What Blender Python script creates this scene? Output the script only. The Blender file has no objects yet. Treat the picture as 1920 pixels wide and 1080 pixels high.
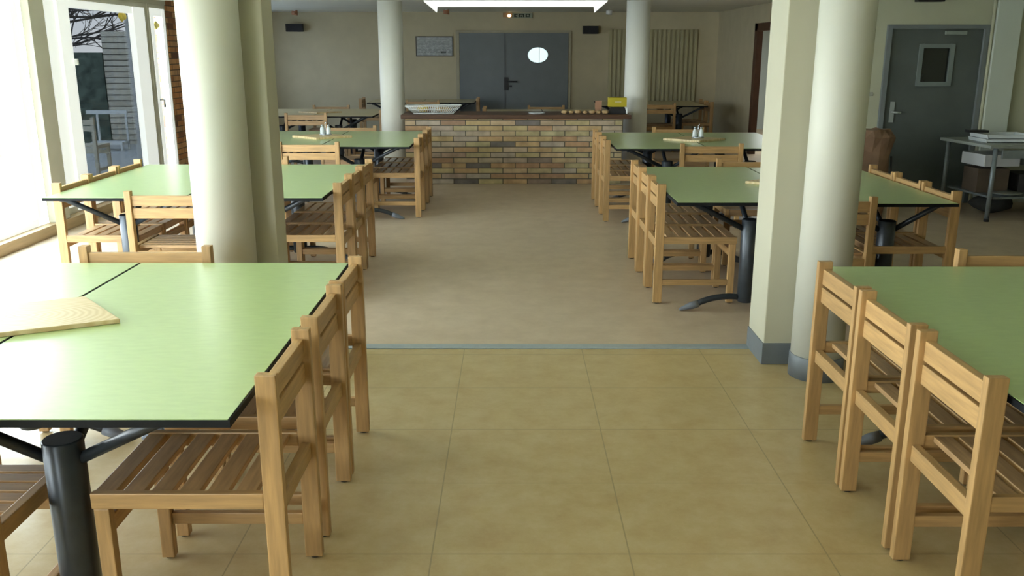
import bpy, bmesh, math, random
from mathutils import Vector, Matrix
random.seed(7)
PI = math.pi
col = bpy.context.scene.collection
SX = 4/3.0          # everything in the room is this much wider across (X) than deep

# ------------------------------------------------------------------ helpers
class MB:
    def __init__(s): s.bm = bmesh.new()
    def box(s, x0, x1, y0, y1, z0, z1, mi=0):
        vs = [s.bm.verts.new((x, y, z)) for x in (x0, x1) for y in (y0, y1) for z in (z0, z1)]
        for f in ((0,1,3,2),(4,6,7,5),(0,4,5,1),(2,3,7,6),(0,2,6,4),(1,5,7,3)):
            fc = s.bm.faces.new([vs[i] for i in f]); fc.material_index = mi
        return s
    def tube(s, pts, r, n=14, cap=True):
        pts = [Vector(p) for p in pts]
        rs = r if isinstance(r, (list, tuple)) else [r]*len(pts)
        rings = []; up = None
        for i, p in enumerate(pts):
            d = (pts[min(i+1, len(pts)-1)] - pts[max(i-1, 0)]).normalized()
            if up is None:
                up = Vector((0,0,1)) if abs(d.z) < .9 else Vector((1,0,0))
            a = d.cross(up).normalized(); b = a.cross(d).normalized(); up = b
            rings.append([s.bm.verts.new(p + (a*math.cos(2*PI*k/n) + b*math.sin(2*PI*k/n))*rs[i]) for k in range(n)])
        for i in range(len(rings)-1):
            for k in range(n):
                f = s.bm.faces.new((rings[i][k], rings[i][(k+1)%n], rings[i+1][(k+1)%n], rings[i+1][k])); f.smooth = True
        if cap:
            s.bm.faces.new(rings[0][::-1]); s.bm.faces.new(rings[-1])
        return s
    def lathe(s, prof, n=32, c=(0,0,0), ex=1.0):
        rings = []
        for r, z in prof:
            rings.append([s.bm.verts.new((c[0]+ex*r*math.cos(2*PI*k/n), c[1]+r*math.sin(2*PI*k/n), c[2]+z)) for k in range(n)])
        for i in range(len(rings)-1):
            for k in range(n):
                f = s.bm.faces.new((rings[i][k], rings[i][(k+1)%n], rings[i+1][(k+1)%n], rings[i+1][k])); f.smooth = True
        s.bm.faces.new(rings[0][::-1]); s.bm.faces.new(rings[-1])
        return s
    def prism(s, poly, axis, a, b):
        """poly: 2-D points; extruded along axis (0,1,2) from a to b"""
        def mk(p, t):
            v = list(p); v.insert(axis, t); return s.bm.verts.new(v)
        A = [mk(p, a) for p in poly]; B = [mk(p, b) for p in poly]
        n = len(poly)
        s.bm.faces.new(A); s.bm.faces.new(B[::-1])
        for k in range(n): s.bm.faces.new((A[k], B[k], B[(k+1)%n], A[(k+1)%n]))
        return s
    def blob(s, c, r, sc=(1,1,1), jit=.0, sub=2):
        g = bmesh.ops.create_icosphere(s.bm, subdivisions=sub, radius=r)
        for v in g['verts']:
            k = 1 + random.uniform(-jit, jit)
            v.co = Vector((v.co.x*sc[0]*k + c[0], v.co.y*sc[1]*k + c[1], v.co.z*sc[2]*k + c[2]))
            for f in v.link_faces: f.smooth = True
        return s
    def mesh(s, name, m, bevel=0, fn=None):
        if bevel:
            bmesh.ops.remove_doubles(s.bm, verts=s.bm.verts, dist=1e-5)
            es = [e for e in s.bm.edges if len(e.link_faces) == 2 and e.calc_face_angle(0) > .8]
            bmesh.ops.bevel(s.bm, geom=es, offset=bevel, segments=2, profile=.6, affect='EDGES')
        if fn:
            for v in s.bm.verts: v.co = fn(v.co)
        bmesh.ops.recalc_face_normals(s.bm, faces=s.bm.faces)
        me = bpy.data.meshes.new(name); s.bm.to_mesh(me); s.bm.free()
        for mm in (m if isinstance(m, (list, tuple)) else [m]): me.materials.append(mm)
        return me
    def build(s, name, m, parent=None, bevel=0, fn=None):
        o = bpy.data.objects.new(name, s.mesh(name, m, bevel, fn)); col.objects.link(o)
        if parent: o.parent = parent
        return o

def tag(o, label=None, cat=None, group=None, kind=None):
    if label: o['label'] = label
    if cat: o['category'] = cat
    if group: o['group'] = group
    if kind: o['kind'] = kind
    return o
def empty(name, loc=(0,0,0), rz=0):
    o = bpy.data.objects.new(name, None); col.objects.link(o)
    o.location = loc; o.rotation_euler = (0,0,rz); o.empty_display_size = .1
    return o
def struct(o, label=None, cat=None): return tag(o, label, cat, kind='structure')
def copy_tree(o, parent=None):
    c = o.copy(); col.objects.link(c)
    if parent: c.parent = parent
    for ch in [x for x in list(col.objects) if x.parent == o]: copy_tree(ch, c)
    return c

# ------------------------------------------------------------------ materials
def mat(name): 
    m = bpy.data.materials.new(name); m.use_nodes = True
    nt = m.node_tree; b = nt.nodes['Principled BSDF']
    return m, nt, b
def N(nt, t, **k):
    n = nt.nodes.new(t)
    for a, v in k.items(): setattr(n, a, v)
    return n
def ramp(nt, stops, fac, interp='LINEAR'):
    r = N(nt, 'ShaderNodeValToRGB'); r.color_ramp.interpolation = interp
    el = r.color_ramp.elements
    while len(el) < len(stops): el.new(.5)
    for e, (p, c) in zip(el, stops): e.position = p; e.color = (*c, 1)
    nt.links.new(fac, r.inputs[0]); return r.outputs[0]
def noisy(name, c, amp=.08, scale=6, rough=.6, mp=(1,1,1), metal=0, bump=0, coat=0, detail=4, spec=None, rand=0):
    m, nt, b = mat(name)
    tc = N(nt, 'ShaderNodeTexCoord'); mpn = N(nt, 'ShaderNodeMapping'); mpn.inputs['Scale'].default_value = mp
    nt.links.new(tc.outputs['Object'], mpn.inputs[0])
    no = N(nt, 'ShaderNodeTexNoise'); no.inputs['Scale'].default_value = scale; no.inputs['Detail'].default_value = detail
    nt.links.new(mpn.outputs[0], no.inputs['Vector'])
    lo = tuple(x*(1-amp) for x in c); hi = tuple(min(1, x*(1+amp)) for x in c)
    out = ramp(nt, [(.3, lo), (.7, hi)], no.outputs['Fac'])
    if rand:
        oi = N(nt, 'ShaderNodeObjectInfo'); hs = N(nt, 'ShaderNodeHueSaturation')
        mr = N(nt, 'ShaderNodeMapRange'); mr.inputs['To Min'].default_value = 1-rand; mr.inputs['To Max'].default_value = 1+rand
        nt.links.new(oi.outputs['Random'], mr.inputs['Value']); nt.links.new(mr.outputs[0], hs.inputs['Value'])
        nt.links.new(out, hs.inputs['Color']); out = hs.outputs[0]
    nt.links.new(out, b.inputs['Base Color'])
    b.inputs['Roughness'].default_value = rough; b.inputs['Metallic'].default_value = metal
    b.inputs['Coat Weight'].default_value = coat; b.inputs['Coat Roughness'].default_value = .38
    if spec is not None: b.inputs['Specular IOR Level'].default_value = spec
    if bump:
        bp = N(nt, 'ShaderNodeBump'); bp.inputs['Strength'].default_value = bump; bp.inputs['Distance'].default_value = .01
        nt.links.new(no.outputs['Fac'], bp.inputs['Height']); nt.links.new(bp.outputs[0], b.inputs['Normal'])
    return m
WOOD = (.44, .262, .105)
def wood(name, mp, c=WOOD, rough=.42): return noisy(name, c, .2, 5, rough, mp, detail=6, rand=.12)
wood_x = wood('beech_grain_x', (1.2, 14, 14)); wood_y = wood('beech_grain_y', (14, 1.2, 14)); wood_z = wood('beech_grain_z', (14, 14, 1.2))
seat_x = wood('beech_seat_x', (1.2, 14, 14), (.48, .29, .135), .35); seat_y = wood('beech_seat_y', (14, 1.2, 14), (.48, .29, .135), .35)
green = noisy('green_laminate', (.43, .56, .225), .05, 16, .27, (1, 3, 1), spec=.5, coat=1.0)
black_edge = noisy('black_core_edge', (.008, .009, .010), .2, 10, .7, spec=.2)
metal_dark = noisy('anthracite_metal', (.030, .036, .042), .15, 20, .33, metal=.2)
grey_plastic = noisy('grey_plastic', (.16, .17, .19), .1, 20, .5)
glide_m = noisy('black_glide', (.02, .02, .02), .1, 20, .6)
col_m = noisy('cream_column_paint', (.56, .55, .46), .02, 3, .5)
pil_m = noisy('cream_pillar_paint', (.49, .465, .345), .02, 3, .55)
wall_m = noisy('beige_wall', (.52, .455, .295), .05, 4, .8, bump=.1)
wallr_m = noisy('pale_green_wall', (.44, .44, .31), .04, 3, .8)
ceil_m = noisy('white_ceiling', (.78, .78, .68), .03, 2, .85)
skirt_m = noisy('slate_skirting', (.145, .16, .17), .08, 12, .45)
white_m = noisy('white_frame', (.86, .88, .86), .02, 4, .4)
frame_m = noisy('painted_glow_frame', (.88, .90, .88), .02, 4, .4)
_b = frame_m.node_tree.nodes['Principled BSDF']; _b.inputs['Emission Color'].default_value = (.95, 1, .97, 1); _b.inputs['Emission Strength'].default_value = .55  # emission paints an overexposed daylight glow into the frames
post_m = noisy('beige_post', (.60, .58, .48), .04, 4, .6)
door_m = noisy('grey_door_paint', (.16, .18, .18), .05, 5, .5)
doorr_m = noisy('dark_grey_green_door', (.085, .10, .092), .08, 5, .5)
brown_m = noisy('dark_brown_frame', (.085, .035, .015), .2, 8, .5)
sill_m = noisy('tan_sill', (.50, .36, .20), .12, 5, .5, (6, .6, 6))
counter_m = noisy('dark_brown_top', (.09, .04, .018), .25, 6, .6, (.8, 8, 8))
black_m = noisy('black_plastic', (.012, .012, .013), .2, 30, .5)
rad_m = noisy('beige_radiator', (.42, .38, .22), .04, 5, .5)
thr_m = noisy('aluminium_strip', (.40, .45, .47), .05, 30, .4, metal=.3)

def brick_mat(name, stops, bw, rh, mortar, ax='XZ', ms=.006, bump=.6):
    m, nt, b = mat(name)
    tc = N(nt, 'ShaderNodeTexCoord'); sep = N(nt, 'ShaderNodeSeparateXYZ'); cmb = N(nt, 'ShaderNodeCombineXYZ')
    nt.links.new(tc.outputs['Object'], sep.inputs[0])
    nt.links.new(sep.outputs['X' if ax[0]=='X' else 'Y'], cmb.inputs[0]); nt.links.new(sep.outputs['Z' if ax[1]=='Z' else 'Y'], cmb.inputs[1])
    br = N(nt, 'ShaderNodeTexBrick'); nt.links.new(cmb.outputs[0], br.inputs['Vector'])
    br.inputs['Color1'].default_value = (0,0,0,1); br.inputs['Color2'].default_value = (1,1,1,1); br.inputs['Mortar'].default_value = (.5,.5,.5,1)
    br.inputs['Scale'].default_value = 1; br.inputs['Brick Width'].default_value = bw; br.inputs['Row Height'].default_value = rh
    br.inputs['Mortar Size'].default_value = ms; br.inputs['Mortar Smooth'].default_value = .2
    c = ramp(nt, stops, br.outputs['Color'])
    no = N(nt, 'ShaderNodeTexNoise'); no.inputs['Scale'].default_value = 9; no.inputs['Detail'].default_value = 5
    nt.links.new(tc.outputs['Object'], no.inputs['Vector'])
    mx = N(nt, 'ShaderNodeMix', data_type='RGBA', blend_type='OVERLAY'); mx.inputs[0].default_value = .55
    nt.links.new(c, mx.inputs[6]); nt.links.new(no.outputs['Fac'], mx.inputs[7])
    m2 = N(nt, 'ShaderNodeMix', data_type='RGBA'); nt.links.new(br.outputs['Fac'], m2.inputs[0])
    nt.links.new(mx.outputs[2], m2.inputs[6]); m2.inputs[7].default_value = (*mortar, 1)
    nt.links.new(m2.outputs[2], b.inputs['Base Color']); b.inputs['Roughness'].default_value = .8
    bp = N(nt, 'ShaderNodeBump'); bp.inputs['Strength'].default_value = bump; bp.inputs['Distance'].default_value = .01; bp.invert = True
    nt.links.new(br.outputs['Fac'], bp.inputs['Height']); nt.links.new(bp.outputs[0], b.inputs['Normal'])
    return m
bar_brick = brick_mat('ochre_brick', [(0, (.08,.075,.07)), (.06, (.20,.17,.15)), (.11, (.44,.26,.15)), (.26, (.52,.33,.17)), (.42, (.52,.39,.19)), (.58, (.45,.39,.22)), (.72, (.54,.38,.22)), (.88, (.44,.37,.29)), (1, (.46,.28,.19))], .31, .0665, (.10,.085,.06))
wall_brick = brick_mat('orange_brick', [(0, (.12,.05,.03)), (.15, (.42,.17,.06)), (.6, (.55,.27,.10)), (1, (.50,.30,.15))], .30, .07, (.12,.07,.04), 'YZ')
plank_m = brick_mat('grey_plank_cladding', [(0, (.62,.57,.46)), (1, (.75,.70,.58))], 60, .098, (.10,.09,.07), 'XZ', .009)

def tile_mat():
    m, nt, b = mat('yellow_vinyl_tiles')
    tc = N(nt, 'ShaderNodeTexCoord'); mp = N(nt, 'ShaderNodeMapping'); mp.inputs['Location'].default_value = (.2695+.665*20, -2.686+.5125*20, 0)
    nt.links.new(tc.outputs['Object'], mp.inputs[0])
    br = N(nt, 'ShaderNodeTexBrick', offset=0, squash=1); nt.links.new(mp.outputs[0], br.inputs['Vector'])
    br.inputs['Color1'].default_value = (0,0,0,1); br.inputs['Color2'].default_value = (1,1,1,1)
    br.inputs['Scale'].default_value = 1; br.inputs['Brick Width'].default_value = .665; br.inputs['Row Height'].default_value = .5125
    br.inputs['Mortar Size'].default_value = .0032; br.inputs['Mortar Smooth'].default_value = .5
    n1 = N(nt, 'ShaderNodeTexNoise'); n1.inputs['Scale'].default_value = 7; n1.inputs['Detail'].default_value = 8; n1.inputs['Roughness'].default_value = .7
    nt.links.new(tc.outputs['Object'], n1.inputs['Vector'])
    c = ramp(nt, [(.3, (.45,.31,.14)), (.5, (.51,.38,.185)), (.7, (.565,.44,.24))], n1.outputs['Fac'])
    mx = N(nt, 'ShaderNodeMix', data_type='RGBA'); nt.links.new(br.outputs['Fac'], mx.inputs[0])
    nt.links.new(c, mx.inputs[6]); mx.inputs[7].default_value = (.34,.26,.13,1)
    nt.links.new(mx.outputs[2], b.inputs['Base Color']); b.inputs['Roughness'].default_value = .34
    b.inputs['Specular IOR Level'].default_value = .45
    return m
def lino_mat():
    m, nt, b = mat('pinkish_beige_linoleum')
    tc = N(nt, 'ShaderNodeTexCoord'); n1 = N(nt, 'ShaderNodeTexNoise'); n1.inputs['Scale'].default_value = 5; n1.inputs['Detail'].default_value = 8; n1.inputs['Roughness'].default_value = .7
    nt.links.new(tc.outputs['Object'], n1.inputs['Vector'])
    c = ramp(nt, [(.3, (.50,.375,.255)), (.7, (.62,.49,.35))], n1.outputs['Fac'])
    nt.links.new(c, b.inputs['Base Color']); b.inputs['Roughness'].default_value = .38; b.inputs['Specular IOR Level'].default_value = .5
    return m
tile_m = tile_mat(); lino_m = lino_mat()

def glass_mat(name, tint, gl=.08):
    m, nt, b = mat(name); nt.nodes.remove(b); out = nt.nodes['Material Output']
    tr = N(nt, 'ShaderNodeBsdfTransparent'); tr.inputs[0].default_value = (*tint, 1)
    g = N(nt, 'ShaderNodeBsdfGlossy'); g.inputs['Roughness'].default_value = .03
    no = N(nt, 'ShaderNodeTexNoise'); no.inputs['Scale'].default_value = 1.5
    mr = N(nt, 'ShaderNodeMapRange'); mr.inputs['To Min'].default_value = gl*.8; mr.inputs['To Max'].default_value = gl*1.2
    nt.links.new(no.outputs['Fac'], mr.inputs['Value'])
    mx = N(nt, 'ShaderNodeMixShader'); nt.links.new(mr.outputs[0], mx.inputs[0])
    nt.links.new(tr.outputs[0], mx.inputs[1]); nt.links.new(g.outputs[0], mx.inputs[2]); nt.links.new(mx.outputs[0], out.inputs[0])
    return m
glass_m = glass_mat('clear_pane', (.97,.99,.98), .05)
tint_m = glass_mat('dimming_pane', (.165,.172,.178), .03)  # tint put in to dim the bright outside view
def emit(name, c, s):
    m, nt, b = mat(name)
    no = N(nt, 'ShaderNodeTexNoise'); no.inputs['Scale'].default_value = 3
    r = ramp(nt, [(.3, tuple(x*.9 for x in c)), (.7, c)], no.outputs['Fac'])
    nt.links.new(r, b.inputs['Base Color']); nt.links.new(r, b.inputs['Emission Color']); b.inputs['Emission Strength'].default_value = s
    return m

# ------------------------------------------------------------------ room shell
YB = 17.6; XL = -4.25
struct(MB().box(-4.45, 6.1, -3.1, 4.825, -.1, 0).build('floor', tile_m))
struct(MB().box(XL-.2, XL, -3.1, 0, .1, 2.17).build('wall_left_near', wall_m))
struct(MB().box(-5.15, 6.1, 4.825, YB+.2, -.1, 0).build('floor', lino_m))
struct(MB().box(-4.45, 1.345, 4.825, 4.905, 0, .006).build('trim_1', thr_m, bevel=.002))
struct(MB().box(-4.6, 6.1, -3.1, 10.95, 2.62, 2.75).build('ceiling', ceil_m))
struct(MB().box(-5.15, 4.05, 10.95, YB+.2, 2.335, 2.75).build('ceiling', ceil_m))
struct(MB().box(-4.25, 3.9, 10.95, 11.25, 2.215, 2.335).build('trim_2', ceil_m, bevel=.006))
struct(MB().box(-5.15, 4.05, YB, YB+.15, 0, 2.34).build('wall_back', wall_m))
# right wall of the back room, with a doorway
w = MB(); w.box(3.9, 3.96, 10.05, 12.6, 0, 2.7); w.box(3.9, 3.96, 14.82, YB, 0, 2.34); w.box(3.9, 3.96, 12.6, 14.82, 2.0, 2.34)
struct(w.build('wall_right', wall_m))
w = MB(); w.box(3.87, 3.965, 14.70, 14.86, 0, 2.05); w.box(3.87, 3.965, 12.55, 12.66, 0, 2.05); w.box(3.87, 3.965, 12.55, 14.86, 1.93, 2.05)
struct(w.build('trim_3', brown_m, bevel=.004))
struct(MB().box(5.45, 5.6, 10.9, 19.6, 0, 2.4).build('wall_corridor', noisy('corridor_wall', (.50,.54,.52), .03, 2, .7)))
CM = bpy.data.materials['corridor_wall']
struct(MB().box(4.05, 5.6, 19.5, 19.6, 0, 2.4).build('wall_corridor_end', CM)); struct(MB().box(4.05, 5.6, 10.05, 10.9, 0, 2.4).build('wall_corridor_near', CM))
struct(MB().box(3.9, 5.6, 10.95, 19.6, 2.34, 2.4).build('ceiling', CM)); struct(MB().box(3.9, 4.05, YB+.15, 19.6, 0, 2.4).build('wall_corridor_left', CM)); struct(MB().box(4.05, 5.6, YB+.2, 19.6, -.1, 0).build('floor', lino_m))
# near right: wall with the grey door, facing the camera
w = MB(); w.box(3.74, 3.98, 9.9, 10.05, 0, 2.7); w.box(5.06, 6.1, 9.9, 10.05, 0, 2.7); w.box(3.98, 5.06, 9.9, 10.05, 1.90, 2.7)
struct(w.build('wall_side', wallr_m))
struct(MB().box(5.10, 5.36, 9.82, 9.9, 0, 2.62).build('trim_4', noisy('pale_pilaster', (.50,.54,.46), .03, 3, .7), bevel=.004))
struct(MB().box(6.0, 6.15, -3.1, 9.9, 0, 2.7).build('wall_far_right', wallr_m))
# unseen wall behind the photographer; its window is added for front light
w = MB(); w.box(-4.6, 6.1, -3.2, -3.05, 0, .6); w.box(-4.6, 6.1, -3.2, -3.05, 2.3, 2.75)
w.box(-4.6, -4.1, -3.2, -3.05, .6, 2.3); w.box(-2.5, 6.1, -3.2, -3.05, .6, 2.3)
struct(w.build('wall_rear', wall_m))
wr = MB()
for x in (-4.1,): wr.box(x, x+1.6, -3.13, -3.12, .6, 2.3)
struct(wr.build('unseen_window_4', glass_m))
# left wall: brick at the far end, header above the glazing
struct(MB().box(XL-.2, XL, 11.5, 12.2, 0, 2.75).build('wall_left', wall_brick))
w = MB(); w.box(-4.88, XL-.2, 12.0, 12.2, 0, 2.75); w.box(-4.88, -4.78, 12.2, 12.6, 0, 2.4); w.box(-4.88, -4.78, 16.8, YB+.15, 0, 2.4); w.box(-4.88, -4.78, 12.6, 16.8, 0, .9); w.box(-4.88, -4.78, 12.6, 16.8, 2.15, 2.4)
struct(w.build('wall_left_back', wall_m))
w = MB(); w.box(-4.87, -4.79, 12.6, 16.8, .9, .96); w.box(-4.87, -4.79, 12.6, 16.8, 2.09, 2.15)
for y in (12.6, 14.0, 15.4, 16.74): w.box(-4.87, -4.79, y, y+.06, .96, 2.09)
w5 = struct(w.build('unseen_window_5', frame_m)); MB().box(-4.83, -4.825, 12.66, 16.74, .96, 2.09).build('pane', glass_mat('light_cutting_pane', (.44,.47,.52), .03), w5)  # unseen window added to light the back room; pane tint weakens it
struct(MB().box(XL-.2, XL, -3.1, 11.5, 2.17, 2.75).build('wall_left_header', noisy('header_paint', (.55,.54,.44), .03, 3, .6)))
struct(MB().box(XL-.25, XL+.07, -3.1, 11.5, 0, .10).build('trim_5', sill_m, bevel=.006))
struct(MB().box(XL-.16, XL+.05, 8.15, 8.41, .10, 2.17).build('trim_6', post_m, bevel=.006))

def frame_yz(mb, y0, y1, z0, z1, t, x0, x1, tt=None, tb=None):
    tt = t if tt is None else tt; tb = t if tb is None else tb
    mb.box(x0, x1, y0, y0+t, z0, z1); mb.box(x0, x1, y1-t, y1, z0, z1)
    mb.box(x0, x1, y0+t, y1-t, z1-tt, z1); mb.box(x0, x1, y0+t, y1-t, z0, z0+tb)
# window_1: the long near glazing
w1 = struct(empty('window_1', (XL, 2, .1)))
def put(o, par):        # keep the world position while parenting
    o.parent = par; o.matrix_parent_inverse = Matrix.Translation(-par.location); return o
f = MB(); frame_yz(f, 0.0, 8.15, .10, 2.17, .07, XL-.09, XL-.02)
f.box(XL-.09, XL-.02, 7.97, 8.15, .10, 2.17)
for y in (1.6, 3.7, 5.75, 7.52): f.box(XL-.08, XL-.03, y, y+.045, .17, 2.10)
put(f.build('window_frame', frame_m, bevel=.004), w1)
put(MB().box(XL-.06, XL-.055, .05, 7.98, .17, 2.10).build('pane', glass_m), w1)
w2 = struct(empty('window_2', (XL, 9.7, .1)))
f = MB(); f.box(XL-.09, XL-.02, 8.41, 10.95, 2.11, 2.17); f.box(XL-.09, XL-.02, 8.41, 10.95, .10, .17)
f.box(XL-.09, XL-.02, 10.80, 10.95, .17, 2.11)
put(f.build('window_frame', post_m, bevel=.004), w2)
f = MB(); f.box(XL-.10, XL, 8.52, 8.71, .17, 2.11); f.box(XL-.09, XL+.02, 8.72, 8.94, .12, 2.13)
f.box(XL-.09, XL+.01, 8.94, 10.78, 2.035, 2.11); f.box(XL-.09, XL+.01, 8.94, 10.78, .12, .24); f.box(XL-.09, XL+.02, 10.46, 10.78, .12, 2.11)
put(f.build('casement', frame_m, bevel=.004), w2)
put(MB().box(XL-.05, XL-.045, 8.41, 8.52, .17, 2.11).build('pane', tint_m), w2)
put(MB().box(XL-.05, XL-.045, 8.94, 10.46, .24, 2.035).build('pane', tint_m), w2)
put(MB().box(XL+.02, XL+.05, 8.93, 8.96, 1.50, 1.56).build('latch', white_m, bevel=.003), w2)
w3 = struct(empty('window_3', (XL, 11.2, .1)))
f = MB(); frame_yz(f, 10.95, 11.5, .10, 2.17, .05, XL-.09, XL-.01)
put(f.build('window_frame', post_m, bevel=.004), w3)
f = MB(); frame_yz(f, 11.0, 11.45, .15, 2.12, .09, XL-.08, XL)
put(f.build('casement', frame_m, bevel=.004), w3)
put(MB().box(XL-.05, XL-.045, 11.09, 11.36, .24, 2.03).build('pane', glass_m), w3)
h = MB().tube([(XL+.0, 11.05, 1.06), (XL+.05, 11.05, 1.06), (XL+.05, 11.05, .97)], .012)
put(h.build('handle', noisy('steel_handle', (.35,.36,.37), .1, 9, .3, metal=.8)), w3)

# ------------------------------------------------------------------ outside the windows
struct(MB().box(-40, -4.6, -15, 40, -.2, .03).build('ground', noisy('pale_paving', (.62,.61,.58), .1, 1.5, .8)))
b = MB(); b.box(-7.07, -5.6, 16.0, 19.0, .03, 1.95)
tag(b.build('garden_shed', plank_m), 'grey plank-clad outbuilding outside the window', 'building')
b = MB(); b.box(-8.1, -7.08, 15.98, 16.4, .03, 1.60)
tag(b.build('hedge', noisy('dark_hedge', (.10,.13,.10), .5, 7, .9, bump=1)), 'dark green hedge beside the plank outbuilding outside', 'hedge')
def tree(x, y, h, seed, label):
    rnd = random.Random(seed); r = empty('bare_tree', (x, y, .03)); tag(r, label, 'tree')
    tk = MB().tube([(0,0,0), (.05,0,h*.45), (.0,.05,h*.8)], [.16,.12,.07], 8)
    tk.build('trunk', noisy('bark', (.09,.075,.065), .3, 8, .9), r)
    br = MB()
    def grow(p, d, L, rad, lv):
        q = p + d*L*.5 + Vector((0,0,.04*L)); e = q + (d + Vector((rnd.uniform(-.3,.3), rnd.uniform(-.3,.3), rnd.uniform(-.15,.2)))).normalized()*L*.5
        br.tube([p, q, e], [rad, rad*.8, rad*.6], 5, cap=False)
        if lv:
            for _ in range(3):
                nd = (d + Vector((rnd.uniform(-.8,.8), rnd.uniform(-.8,.8), rnd.uniform(-.45,.55)))).normalized()
                grow(e if rnd.random() < .6 else q, nd, L*.72, rad*.6, lv-1)
    for k in range(16):
        a = rnd.uniform(-.9, .9) if k % 4 else rnd.uniform(0, 2*PI); z = rnd.uniform(.35, .75)*h
        grow(Vector((0,0,z)), Vector((math.cos(a), math.sin(a), rnd.uniform(-.05,.5))).normalized(), h*.27, .035, 3)
    br.build('branches', bpy.data.materials['bark'], r)
tree(-10.4, 20.5, 4.3, 3, 'bare dark tree over the plank outbuilding outside')
g = empty('garden_bench', (-6.75, 15.2, .03)); tag(g, 'white slatted garden bench in front of the outbuilding', 'bench')
m_ = MB().box(-.36, .32, 0, .04, .58, .64); m_.build('backrest', white_m, g)
MB().box(-.20, .32, -.30, 0, .10, .14).build('seat', white_m, g)
for x in (-.19, .29):
    for y in (-.30, -.02): MB().box(x, x+.03, y, y+.03, 0, .58 if y > -.1 else .10).build('leg', white_m, g)

# ------------------------------------------------------------------ columns and pillars
glow_col_m = noisy('cream_column_window_glow', (.80, .80, .72), .02, 3, .5)  # cream column paint lightened to carry window glow on the far columns
def round_column(x, y, r, z1, label, skirt):
    c = empty('round_column', (x, y, 0)); tag(c, label, 'column')
    MB().lathe([(r, .0), (r, z1)], 64).build('shaft', col_m if skirt else glow_col_m, c)
    if skirt: MB().lathe([(r+.006, 0), (r+.006, .115), (r+.002, .12)], 64).build('skirting', skirt_m, c)
    return c
round_column(-1.455, 4.47, .145, 2.62, 'thick round cream column behind the front left table', True)
round_column(1.585, 4.42, .131, 2.62, 'thick round cream column behind the front right chairs', True)
round_column(-1.582, 12.13, .160, 2.335, 'slim round cream-white column at left end of the brick counter', False)
round_column(1.64, 12.13, .155, 2.335, 'slim round cream-white column at right end of the brick counter', False)
def pillar(x0, x1, y0, y1, label):
    c = empty('square_pillar', ((x0+x1)/2, (y0+y1)/2, 0)); tag(c, label, 'column')
    hx, hy = (x1-x0)/2, (y1-y0)/2
    MB().box(-hx, hx, -hy, hy, 0, 2.62).build('shaft', pil_m, c, bevel=.006)
    MB().box(-hx-.006, hx+.006, -hy-.006, hy+.006, 0, .12).build('skirting', skirt_m, c, bevel=.003)
pillar(-1.56, -1.235, 4.62, 4.82, 'flat cream pillar attached behind the left round column')
pillar(1.35, 1.72, 4.575, 4.88, 'flat cream pillar attached behind the right round column')

# ------------------------------------------------------------------ chairs
def chair_proto(name, axis, label_kind='beech', mats=None):
    """axis 'x': the back stands at +X and the sitter faces -X; axis 'y': the back stands at +Y."""
    W, D, H = .44, .40, .80
    if axis == 'x': fn = lambda c: Vector((c.y*SX, c.x, c.z)); along, across = wood_x, wood_y; seatm = seat_y
    else: fn = lambda c: Vector((c.x*SX, c.y, c.z)); along, across = wood_y, wood_x; seatm = seat_x
    up = wood_z
    if mats: along = across = up = seatm = mats
    r = empty(name)
    hw, hd = W/2, D/2
    for s in (-1, 1):           # rear posts
        x0, x1 = (hw-.030, hw) if s > 0 else (-hw, -hw+.030)
        o = MB().box(x0, x1, hd-.043, hd, .006, H).build('leg', up, r, .003, fn)
        MB().lathe([(.011, 0), (.011, .008)], 10, ((x0+x1)/2, hd-.021, 0)).build('foot_glide', glide_m, o, 0, fn)
        x0, x1 = (hw-.036, hw-.002) if s > 0 else (-hw+.002, -hw+.036)
        o = MB().box(x0, x1, -hd, -hd+.032, .006, .405).build('leg', up, r, .003, fn)
        MB().lathe([(.011, 0), (.011, .008)], 10, ((x0+x1)/2, -hd+.016, 0)).build('foot_glide', glide_m, o, 0, fn)
        x0, x1 = (hw-.026, hw-.002) if s > 0 else (-hw+.002, -hw+.026)
        MB().box(x0, x1, -hd-.004, hd-.043, .405, .452).build('side_rail', along, r, .003, fn)
        MB().box(x0, x1, -hd+.032, hd-.043, .125, .165).build('stretcher', along, r, .003, fn)
    MB().box(-hw+.030, hw-.030, hd-.034, hd-.012, .365, .420).build('rear_rail', across, r, .003, fn)
    MB().box(-hw+.036, hw-.036, -hd+.004, -hd+.026, .315, .365).build('stretcher', across, r, .003, fn)
    b = MB(); b.box(-hw+.030, hw-.030, hd-.036, hd-.014, .705, .770); b.box(-hw+.030, hw-.030, hd-.036, hd-.014, .628, .693)
    b.build('backrest', across, r, .003, fn)
    b = MB(); n = 6; y0 = -hd-.002; y1 = hd-.048; p = (y1-y0)/n
    for k in range(n): b.box(-hw+.028, hw-.028, y0+k*p, y0+k*p+p-.015, .430, .448)
    b.box(-hw+.028, hw-.028, -hd+.002, -hd+.022, .395, .430)
    b.build('seat', seatm, r, .002, fn)
    return r
px = chair_proto('dining_chair', 'x'); py = chair_proto('dining_chair', 'y')
used = {'x': False, 'y': False}
def chair(facing, x, y, label, group):
    """facing: direction the sitter looks: '-x','+x','-y','+y'; x,y = centre of the footprint"""
    ax = facing[1]; p = px if ax == 'x' else py
    o = p if not used[ax] else copy_tree(p); used[ax] = True
    o.location = (x, y, 0); o.rotation_euler = (0, 0, 0 if facing[0] == '-' else PI)
    return tag(o, label, 'chair', group)
HX = .2667   # half depth across X
ordn3 = ['nearest', 'middle', 'farthest']
def row(facing, postx, ys, what, group, words=ordn3):
    x = postx - .028 + HX if facing == '+x' else postx + .028 - HX
    for w_, y in zip(words, ys): chair(facing, x, y, w_ + ' ' + what, group)
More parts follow.
